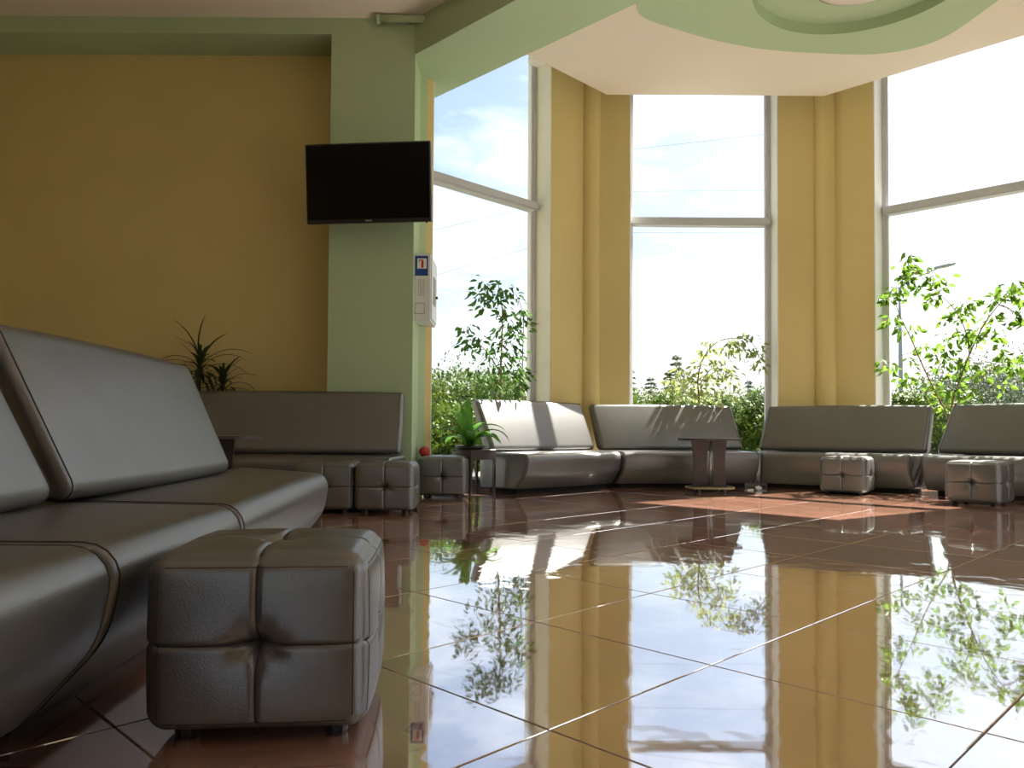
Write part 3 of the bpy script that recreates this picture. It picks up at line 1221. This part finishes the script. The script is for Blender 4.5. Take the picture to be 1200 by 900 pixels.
cl = []
for (x, y, r, n) in ((880, 397, 8, 10), (870, 396, 8, 9), (860, 401, 8, 8), (848, 402, 8, 8), (875, 405, 8, 8), (856, 408, 8, 8), (890, 408, 7, 8),
                     (888, 420, 7, 8), (880, 412, 7, 6), (892, 430, 6, 10), (868, 414, 7, 5), (846, 410, 8, 6), (826, 406, 6, 3), (833, 400, 6, 3), (830, 414, 8, 8),
                     (823, 425, 9, 12), (836, 424, 8, 9), (845, 430, 9, 12), (852, 436, 9, 12), (858, 444, 8, 12), (840, 440, 9, 13), (828, 438, 9, 12),
                     (815, 432, 8, 7), (803, 438, 9, 10), (795, 442, 9, 12), (790, 452, 9, 14), (800, 454, 9, 14), (812, 448, 9, 12), (812, 460, 9, 12),
                     (826, 452, 9, 12), (800, 464, 9, 10), (835, 462, 9, 8), (845, 466, 9, 8), (855, 464, 9, 6), (786, 446, 7, 7), (820, 466, 9, 10)):
    cl.append((A2(x, y, random.uniform(-0.06, 0.06)), r * D2 / FPX, n))
ficus((A2(819, 500).x, D2 - 0.01), [([A2(819, 530), A2(819, 470), A2(818, 445), A2(822, 425), A2(832, 408), A2(846, 398), A2(868, 396), A2(884, 404), A2(890, 420)], 0.010, 0.002),
                                    ([A2(818, 450), A2(808, 440), A2(798, 438), A2(790, 446)], 0.006, 0.002),
                                    ([A2(820, 450), A2(834, 432), A2(850, 434), A2(858, 442)], 0.006, 0.002)],
      0, 'ficus_leaf_variegated', 'arching variegated ficus behind the sofa at the middle window', 0.074, 0.036, clusters=cl, pot_r=0.085, pot_h=0.3, dens=1.6)

# right window ficus (bright, open)
D3 = 7.70


def A3(px, py, dd=0.0):
    return at(px, py, 12.02 / (1 + (px - 600) / FPX) + dd)


cl = []
for (x, y, r, n) in ((1066, 300, 8, 10), (1062, 312, 9, 12), (1070, 318, 9, 14), (1064, 326, 9, 14), (1056, 338, 8, 10), (1046, 344, 9, 14), (1040, 350, 8, 9),
                     (1080, 330, 8, 7), (1076, 342, 8, 6), (1092, 322, 8, 7), (1102, 326, 8, 9), (1110, 330, 7, 6), (1104, 340, 8, 8), (1088, 356, 8, 7),
                     (1096, 350, 6, 5), (1130, 358, 9, 12), (1136, 354, 8, 8), (1122, 364, 8, 7), (1134, 370, 9, 10), (1112, 372, 8, 6), (1050, 372, 8, 9),
                     (1044, 378, 8, 8), (1070, 386, 8, 7), (1058, 388, 7, 4), (1036, 428, 9, 12), (1050, 430, 7, 5), (1066, 422, 8, 6), (1082, 408, 8, 8),
                     (1098, 416, 8, 7), (1108, 400, 9, 10), (1114, 408, 9, 9), (1120, 392, 9, 9), (1136, 392, 9, 10), (1144, 396, 8, 8), (1150, 386, 8, 7),
                     (1164, 372, 9, 10), (1168, 384, 9, 9), (1162, 396, 9, 8), (1174, 346, 9, 10), (1166, 352, 8, 7), (1180, 342, 8, 8), (1192, 336, 9, 12),
                     (1198, 346, 9, 9), (1190, 368, 9, 10), (1198, 372, 8, 7), (1132, 424, 9, 10), (1112, 424, 9, 9), (1100, 430, 8, 6), (1126, 436, 9, 9),
                     (1160, 432, 9, 11), (1150, 440, 8, 7), (1176, 448, 9, 9), (1182, 420, 9, 10), (1190, 428, 9, 11), (1198, 432, 9, 9), (1172, 414, 9, 8),
                     (1062, 446, 9, 11), (1080, 448, 9, 9), (1092, 452, 9, 9), (1112, 454, 9, 10), (1124, 458, 9, 9), (1100, 470, 9, 8), (1084, 462, 8, 7),
                     (1140, 460, 8, 6), (1116, 500, 6, 6), (1110, 478, 8, 7), (1210, 340, 9, 9), (1212, 420, 9, 10), (1206, 380, 9, 8)):
    cl.append((A3(x, y, random.uniform(-0.10, 0.08)), r * D3 / FPX, n))
ficus((A3(1112, 500).x, A3(1112, 500).y), [([A3(1112, 535), A3(1111, 490), A3(1098, 462), A3(1082, 428), A3(1068, 395), A3(1054, 365), A3(1048, 345)], 0.011, 0.003),
                              ([A3(1113, 530), A3(1115, 480), A3(1124, 448), A3(1138, 412), A3(1154, 380), A3(1172, 356), A3(1195, 335)], 0.012, 0.003),
                              ([A3(1137, 415), A3(1133, 388), A3(1120, 362), A3(1106, 346), A3(1096, 336), A3(1076, 318)], 0.006, 0.002),
                              ([A3(1116, 478), A3(1140, 455), A3(1165, 430), A3(1195, 425)], 0.006, 0.002)],
      0, 'ficus_leaf', 'bright sunlit open ficus between the sofas at the right window', 0.080, 0.044, clusters=cl, pot_r=0.12, dens=1.5)


def long_leaf_mesh(name, length, width, lift, bend, mat, n=9, fold=0.2, waist=0.35):
    """arched leaf growing along +x from the origin"""
    V, F = [], []
    x = z = 0.0
    ang = lift
    for k in range(n + 1):
        t = k / n
        w = width / 2 * (math.sin(math.pi * min(1, (t * (1 - waist) + waist * 0.45) ** 0.9)) if waist > 0 else (1 - t) ** 0.5)
        if k == n:
            w = 0.0008
        V += [(x, -w, z + fold * w), (x, 0, z), (x, w, z + fold * w)]
        x += math.cos(ang) * length / n
        z += math.sin(ang) * length / n
        ang -= bend / n
    for k in range(n):
        a = k * 3
        F += [(a, a + 3, a + 4, a + 1), (a + 1, a + 4, a + 5, a + 2)]
    return mesh_of(name, V, F, mat, True)


# broad leaved plant on the little stand
stand = empty('plant_stand', (-0.345, 7.06, 0), math.radians(45))
tag(stand, 'small dark plant stand with thin legs between ottoman and sunlit sofa', 'stand')
SX, SY = 0.155, 0.13
MB().cbox(-SX, SX, -SY, SY, 0.315, 0.405, 0.005).build('top_box', 'dark_wood', stand)
for sx in (-1, 1):
    for sy in (-1, 1):
        MB().box(sx * (SX - 0.012) - 0.011, sx * (SX - 0.012) + 0.011, sy * (SY - 0.012) - 0.011, sy * (SY - 0.012) + 0.011, 0.0, 0.318).build('leg', 'dark_wood', stand)

lily = empty('broad_leaf_plant', (-0.375, 7.04, 0.405))
tag(lily, 'broad leaved green plant in a flat dark dish on the stand', 'plant')
MB().lathe([(0.10, 0), (0.125, 0.008), (0.142, 0.036), (0.136, 0.036), (0.12, 0.022), (0.01, 0.02)], 30).build('dish', 'dark_pot', lily, True)
MB().lathe([(0.118, 0.02), (0.10, 0.03), (0.01, 0.034)], 20).build('soil', 'soil', lily, True)
random.seed(5)
for k, (az, ln, lf, bd, wd) in enumerate(((10, 0.46, 80, 130, 0.06), (25, 0.40, 62, 120, 0.07), (-10, 0.34, 60, 130, 0.075), (60, 0.36, 75, 80, 0.06),
                                          (120, 0.42, 82, 60, 0.06), (170, 0.40, 72, 120, 0.07), (185, 0.46, 62, 90, 0.065), (205, 0.34, 55, 110, 0.08),
                                          (240, 0.34, 72, 100, 0.07), (280, 0.34, 70, 110, 0.085), (320, 0.36, 66, 130, 0.085), (345, 0.44, 74, 150, 0.06),
                                          (90, 0.46, 86, 30, 0.06), (150, 0.30, 64, 140, 0.08), (200, 0.40, 78, 70, 0.06), (260, 0.40, 84, 40, 0.055))):
    me = long_leaf_mesh('leaf', ln, wd, math.radians(lf), math.radians(bd), 'lily_leaf', 9, 0.35, 0.5)
    o = link('leaf', me, lily, (random.gauss(0, 0.016), random.gauss(0, 0.016), 0.03))
    o.rotation_euler = (random.gauss(0, 0.12), 0, math.radians(az))

# spiky dracaena behind the long sofa
drac = empty('dracaena', (-2.70, 6.63, 0))
tag(drac, 'spiky dark dracaena behind the long sofa against the yellow wall', 'plant')
pot(drac, 0.15, 0.30, 'dark_pot')
for hd, (hx, hy, hz, nl, L) in enumerate(((0.02, 0.0, 1.12, 64, 0.46), (0.22, 0.0, 0.96, 52, 0.40))):
    tr = MB().tube([(hx * 0.3, hy, 0.27), (hx * 0.7, hy, 0.6), (hx, hy, hz)], 0.017, 9, 0.012).build('stem', 'dark_bark', drac, True)
    for k in range(nl):
        t = k / nl
        lift = math.radians(90 - 95 * t + random.gauss(0, 8))
        bend = math.radians(40 + 110 * t ** 0.7 + random.gauss(0, 15))
        az = k * 137.5 + random.gauss(0, 12)
        ln = L * random.uniform(0.8, 1.15) * (0.85 if t < 0.1 else 1)
        # keep leaves clear of the wall and sofa
        yy = math.sin(math.radians(az))
        if abs(yy) > 0.35:
            ln *= 0.5
        me = long_leaf_mesh('leaf', ln, 0.026, lift, bend, 'dracaena_leaf', 8, 0.3, 0.25)
        o = link('leaf', me, drac, (hx, hy, hz - 0.16 * t + 0.02))
        o.rotation_euler = (0, 0, math.radians(az))

# white scrap on the floor
scrap = empty('paper_scrap', (2.44, 7.66, 0))
tag(scrap, 'small crumpled white paper scrap on the floor beside the pedestal table', 'paper')
random.seed(11)
v, f = [], []
nu, nv = 10, 7
for j in range(nv + 1):
    for i in range(nu):
        a = 2 * math.pi * i / nu
        b = math.pi * j / nv
        r = 0.030 * random.uniform(0.65, 1.15)
        v.append((r * 1.15 * math.sin(b) * math.cos(a), r * math.sin(b) * math.sin(a), max(0.0, 0.024 - r * 0.85 * math.cos(b))))
for j in range(nv):
    for i in range(nu):
        f.append((j * nu + i, j * nu + (i + 1) % nu, (j + 1) * nu + (i + 1) % nu, (j + 1) * nu + i))
add('crumple', v, f, 'paper_white', scrap)
v = [(-0.115, -0.012, 0.001), (-0.055, -0.02, 0.002), (-0.05, 0.012, 0.012), (-0.10, 0.02, 0.008)]
add('flap', v + [(p[0], p[1], p[2] + 0.002) for p in v], [(0, 3, 2, 1), (4, 5, 6, 7), (0, 1, 5, 4), (1, 2, 6, 5), (2, 3, 7, 6), (3, 0, 4, 7)], 'paper_white', scrap)

# small red ball resting on the ottoman by the plant stand
ball = empty('red_ball', (-0.765, 6.80, 0.342))
tag(ball, 'small round red ball resting on the ottoman beside the plant stand', 'ball')
MB().lathe([(0.004, 0.0)] + [(0.046 * math.sin(a * math.pi / 12), 0.046 - 0.046 * math.cos(a * math.pi / 12)) for a in range(1, 12)] + [(0.003, 0.092)], 24) \
    .build('body', 'red_glaze', ball, True)
MB().tube([(0.046 * math.cos(a * math.pi / 16) * 1.01, 0, 0.046 + 0.046 * math.sin(a * math.pi / 16) * 1.01) for a in range(32)], 0.0012, 5).build('seam', 'seam_thread', ball, True)

# ================================================================== outside
GZ = -0.14
g = []
struct(MB().add([(-80, -40, GZ - 0.06), (120, -40, GZ - 0.06), (120, 160, GZ - 0.06), (-80, 160, GZ - 0.06)], [(0, 1, 2, 3)]).build('ground', 'grass'), 'green lawn outside the windows')

struct(MB().prism([(-14, -14), (14, -14), (14, 9.5), (9.5, 14), (-9, 14), (-14, 9.5)], GZ - 0.3, GZ - 0.03).build('ground_added_paving', 'concrete'), 'grey paving around the building, added to neutralise green bounce light')  # added so the lawn's green bounce does not tint the ceilings


def foliage(mb, c, rad, n, ls, hollow=0.55, squash=1.0):
    for k in range(n):
        d = Vector((random.gauss(0, 1), random.gauss(0, 1), random.gauss(0, 1))).normalized()
        r = hollow + (1 - hollow) * random.random() ** 0.5
        bumpy = 0.78 + 0.45 * (noise.noise(Vector((d.x * 2.3 + c[0], d.y * 2.3 + c[1], d.z * 2.3))) + 0.3)
        p = Vector((c[0] + d.x * rad[0] * r * bumpy, c[1] + d.y * rad[1] * r * bumpy, c[2] + d.z * rad[2] * r * bumpy))
        if p.z < GZ - 0.02:
            p.z = GZ + random.random() * 0.3
        s = ls * random.uniform(0.6, 1.3)
        a = Vector((random.gauss(0, 1), random.gauss(0, 1), random.gauss(0, 1))).normalized()
        b = a.cross(d)
        if b.length < 0.05:
            b = a.orthogonal()
        b.normalize()
        mb.add([p - a * s, p + b * s * 0.5, p + a * s, p - b * s * 0.5], [(0, 1, 2, 3)])


def bush(x, y, w, h, mat, label, group, n=1500, ls=0.06, trunk=0.3, name='bush', cat='bush'):
    root = empty(name, (x, y, GZ - 0.06))
    tag(root, label, cat, group)
    mb = MB()
    lumps = 4
    foliage(mb, (0, 0, h * 0.52), (w * 0.5, w * 0.45, h * 0.48), n // 2, ls)
    for k in range(lumps):
        a = 2 * math.pi * k / lumps + random.random()
        foliage(mb, (math.cos(a) * w * 0.28, math.sin(a) * w * 0.25, h * random.uniform(0.45, 0.70)), (w * 0.28, w * 0.26, h * 0.28), n // (2 * lumps), ls)
    for v_ in mb.v:
        v_.z = max(v_.z, 0.0)
    o = mb.build('foliage', mat, root)
    o['kind'] = 'stuff'
    MB().tube([(0, 0, 0), (0.03, 0, h * 0.4), (0, 0.02, h * 0.7)], 0.05 + h * 0.012, 8, 0.02).build('trunk', 'dark_bark', root, True)
    return root


def conifer(x, y, w, h, label, group):
    root = empty('conifer', (x, y, GZ - 0.06))
    tag(root, label, 'tree', group)
    MB().tube([(0, 0, 0), (0, 0, h * 0.98)], 0.04 + h * 0.012, 8, 0.01).build('trunk', 'dark_bark', root, True)
    mb = MB()
    nl = 16
    for k in range(nl):
        t = k / nl
        z = h * (0.08 + 0.9 * t)
        r = w / 2 * (1 - t) ** 0.85 + 0.03
        for b in range(11):
            a = random.random() * 6.283
            for s in range(7):
                q = (s + 1) / 7
                p = Vector((math.cos(a) * r * q, math.sin(a) * r * q, z - q * r * 0.35 + random.gauss(0, 0.03)))
                for _ in range(2):
                    d = Vector((math.cos(a) + random.gauss(0, 0.6), math.sin(a) + random.gauss(0, 0.6), -0.2 + random.gauss(0, 0.3))).normalized()
                    e = d.cross(Vector((random.gauss(0, 1), random.gauss(0, 1), random.gauss(0, 1)))).normalized()
                    L = 0.035 * h * random.uniform(0.6, 1.2)
                    mb.add([p, p + d * L * 0.5 + e * L * 0.2, p + d * L, p + d * L * 0.5 - e * L * 0.2], [(0, 1, 2, 3)])
    o = mb.build('foliage', 'conifer_leaf', root)
    o['kind'] = 'stuff'


random.seed(99)
# shrubs seen through the left window
for k, (px, d, w, top, mt, lb) in enumerate((
        (508, 12.5, 2.2, 430, 'bush_leaf', 'leafy shrub outside, leftmost in the left window'),
        (548, 14.5, 2.6, 420, 'bush_leaf', 'tall rounded shrub outside behind the broad leaved plant'),
        (590, 12.0, 2.0, 432, 'bush_leaf', 'leafy shrub outside behind the slender ficus trunk'),
        (528, 11.0, 1.7, 466, 'hedge_leaf', 'low yellow green shrub outside just above the plant stand'),
        (625, 17.0, 3.0, 425, 'bush_leaf', 'shrub outside behind the right frame of the left window'))):
    p = at(px, 500, d)
    h = at(px, top, d).z - GZ + 0.06
    bush(p.x, d, w, h, mt, lb, 'shrubs outside the left window', 8500, 0.042)
# clipped hedge seen through the middle window
for k in range(1, 7):
    px = 690 + k * 36
    d = 15.0 + 0.15 * k
    p = at(px, 500, d)
    h = at(px, 448 + (k % 3) * 4, d).z - GZ + 0.06
    lbs = ('hedge shrub outside behind the left round column', 'hedge shrub outside at left edge of the middle window', 'hedge shrub outside left of the arching ficus',
           'hedge shrub outside behind the arching ficus trunk', 'hedge shrub outside right of the arching ficus', 'hedge shrub outside between the arching ficus and the right jamb',
           'hedge shrub outside hugging the right jamb of the middle window')
    bush(p.x, d, 1.25, h, 'hedge_leaf', lbs[k], 'hedge outside the middle window', 5500, 0.042)
for (px, top, d, w, lb) in ((763, 437, 38, 2.0, 'small conifer outside at left in the middle window'),
                            (793, 410, 40, 2.4, 'tallest conifer outside in the middle window'),
                            (783, 430, 37, 1.6, 'small conifer outside beside the tallest conifer'),
                            (877, 441, 38, 1.8, 'small conifer outside at right in the middle window'),
                            (733, 404, 42, 2.2, 'conifer outside half hidden by the left frame of the middle window')):
    p = at(px, 500, d)
    conifer(p.x, d, w, at(px, top, d).z - GZ + 0.06, lb, 'conifers beyond the hedge')
# trees seen through the right window
for (px, top, d, w, mt, lb) in ((1135, 420, 24, 4.2, 'grey_tree_leaf', 'grey green tree outside behind the bright ficus'),
                                (1185, 398, 25, 5.0, 'grey_tree_leaf', 'tall grey green tree outside just right of the bright ficus stems'),
                                (1245, 405, 25, 5.0, 'grey_tree_leaf', 'rightmost grey green tree outside, cut by the right edge of the picture'),
                                (1052, 452, 17, 1.6, 'hedge_leaf', 'low shrub outside at the foot of the street lamp'),
                                (1085, 458, 17, 2.0, 'hedge_leaf', 'low shrub outside left of the bright ficus stems'),
                                (1110, 454, 18, 2.0, 'bush_leaf', 'low shrub outside behind the bright ficus stems')):
    p = at(px, 500, d)
    bush(p.x, d, w, at(px, top, d).z - GZ + 0.06, mt, lb, 'greenery outside the right window', 6000, 0.06, name='outdoor_tree' if 'tree' in lb.split(' outside')[0] else 'bush',
         cat='tree' if 'tree' in lb.split(' outside')[0] else 'bush')

# street lamp
dl = 30.0
base = at(1056, 500, dl)
sl = empty('street_lamp', (base.x, dl, GZ - 0.06))
tag(sl, 'grey street lamp with a single arm outside the right window', 'street lamp')
H = at(1056, 334, dl).z - GZ
Hh = at(1100, 311, dl).z - GZ
MB().tube([(0, 0, 0), (0, 0, H * 0.5), (0, 0, H)], 0.10, 12, 0.06).build('pole', 'lamp_pole', sl, True)
MB().tube([(0, 0, H), (0.35, 0, H + 0.30), (1.4, 0, Hh - 0.02)], 0.045, 8).build('arm', 'lamp_pole', sl, True)
MB().tube([(0, 0, H), (-0.35, 0, H + 0.02), (-0.6, 0, H + 0.05)], 0.03, 8).build('arm_stub', 'lamp_pole', sl, True)
hd = MB().lathe([(0.02, -0.42), (0.10, -0.34), (0.15, 0.1), (0.11, 0.40), (0.03, 0.46)], 14, (0, 0, 0), 0.6, 1.0).build('lamp_head', 'lamp_pole', sl, True)
hd.location = (1.72, 0, Hh + 0.10)
hd.rotation_euler = (0, math.radians(76), 0)

# overhead cables
def cable(p0, p1, label):
    a, b = Vector(p0), Vector(p1)
    a2 = a + (a - b) * 0.4
    b2 = b + (b - a) * 0.25
    c = (a2 + b2) / 2
    pts = []
    for k in range(21):
        t = k / 20
        p = a2.lerp(b2, t)
        p.z -= 0.0
        pts.append(p - c)
    o = MB().tube(pts, 0.0055, 5).build('power_cable', 'cable_black')
    o.location = c
    tag(o, label, 'cable', 'overhead power cables')


cable(at(508, 268, 24), at(613, 243, 24.5), 'overhead power cable outside, upper one in the left window')
cable(at(508, 322, 25), at(613, 291, 25.5), 'overhead power cable outside, lower one in the left window')
cable(at(740, 172, 26), at(895, 154, 26), 'overhead power cable outside, top one in the middle window')
cable(at(740, 222, 27), at(895, 221, 27), 'overhead power cable outside, one just above the transom')
cable(at(740, 271, 28), at(895, 271, 28), 'overhead power cable outside, one just below the transom')
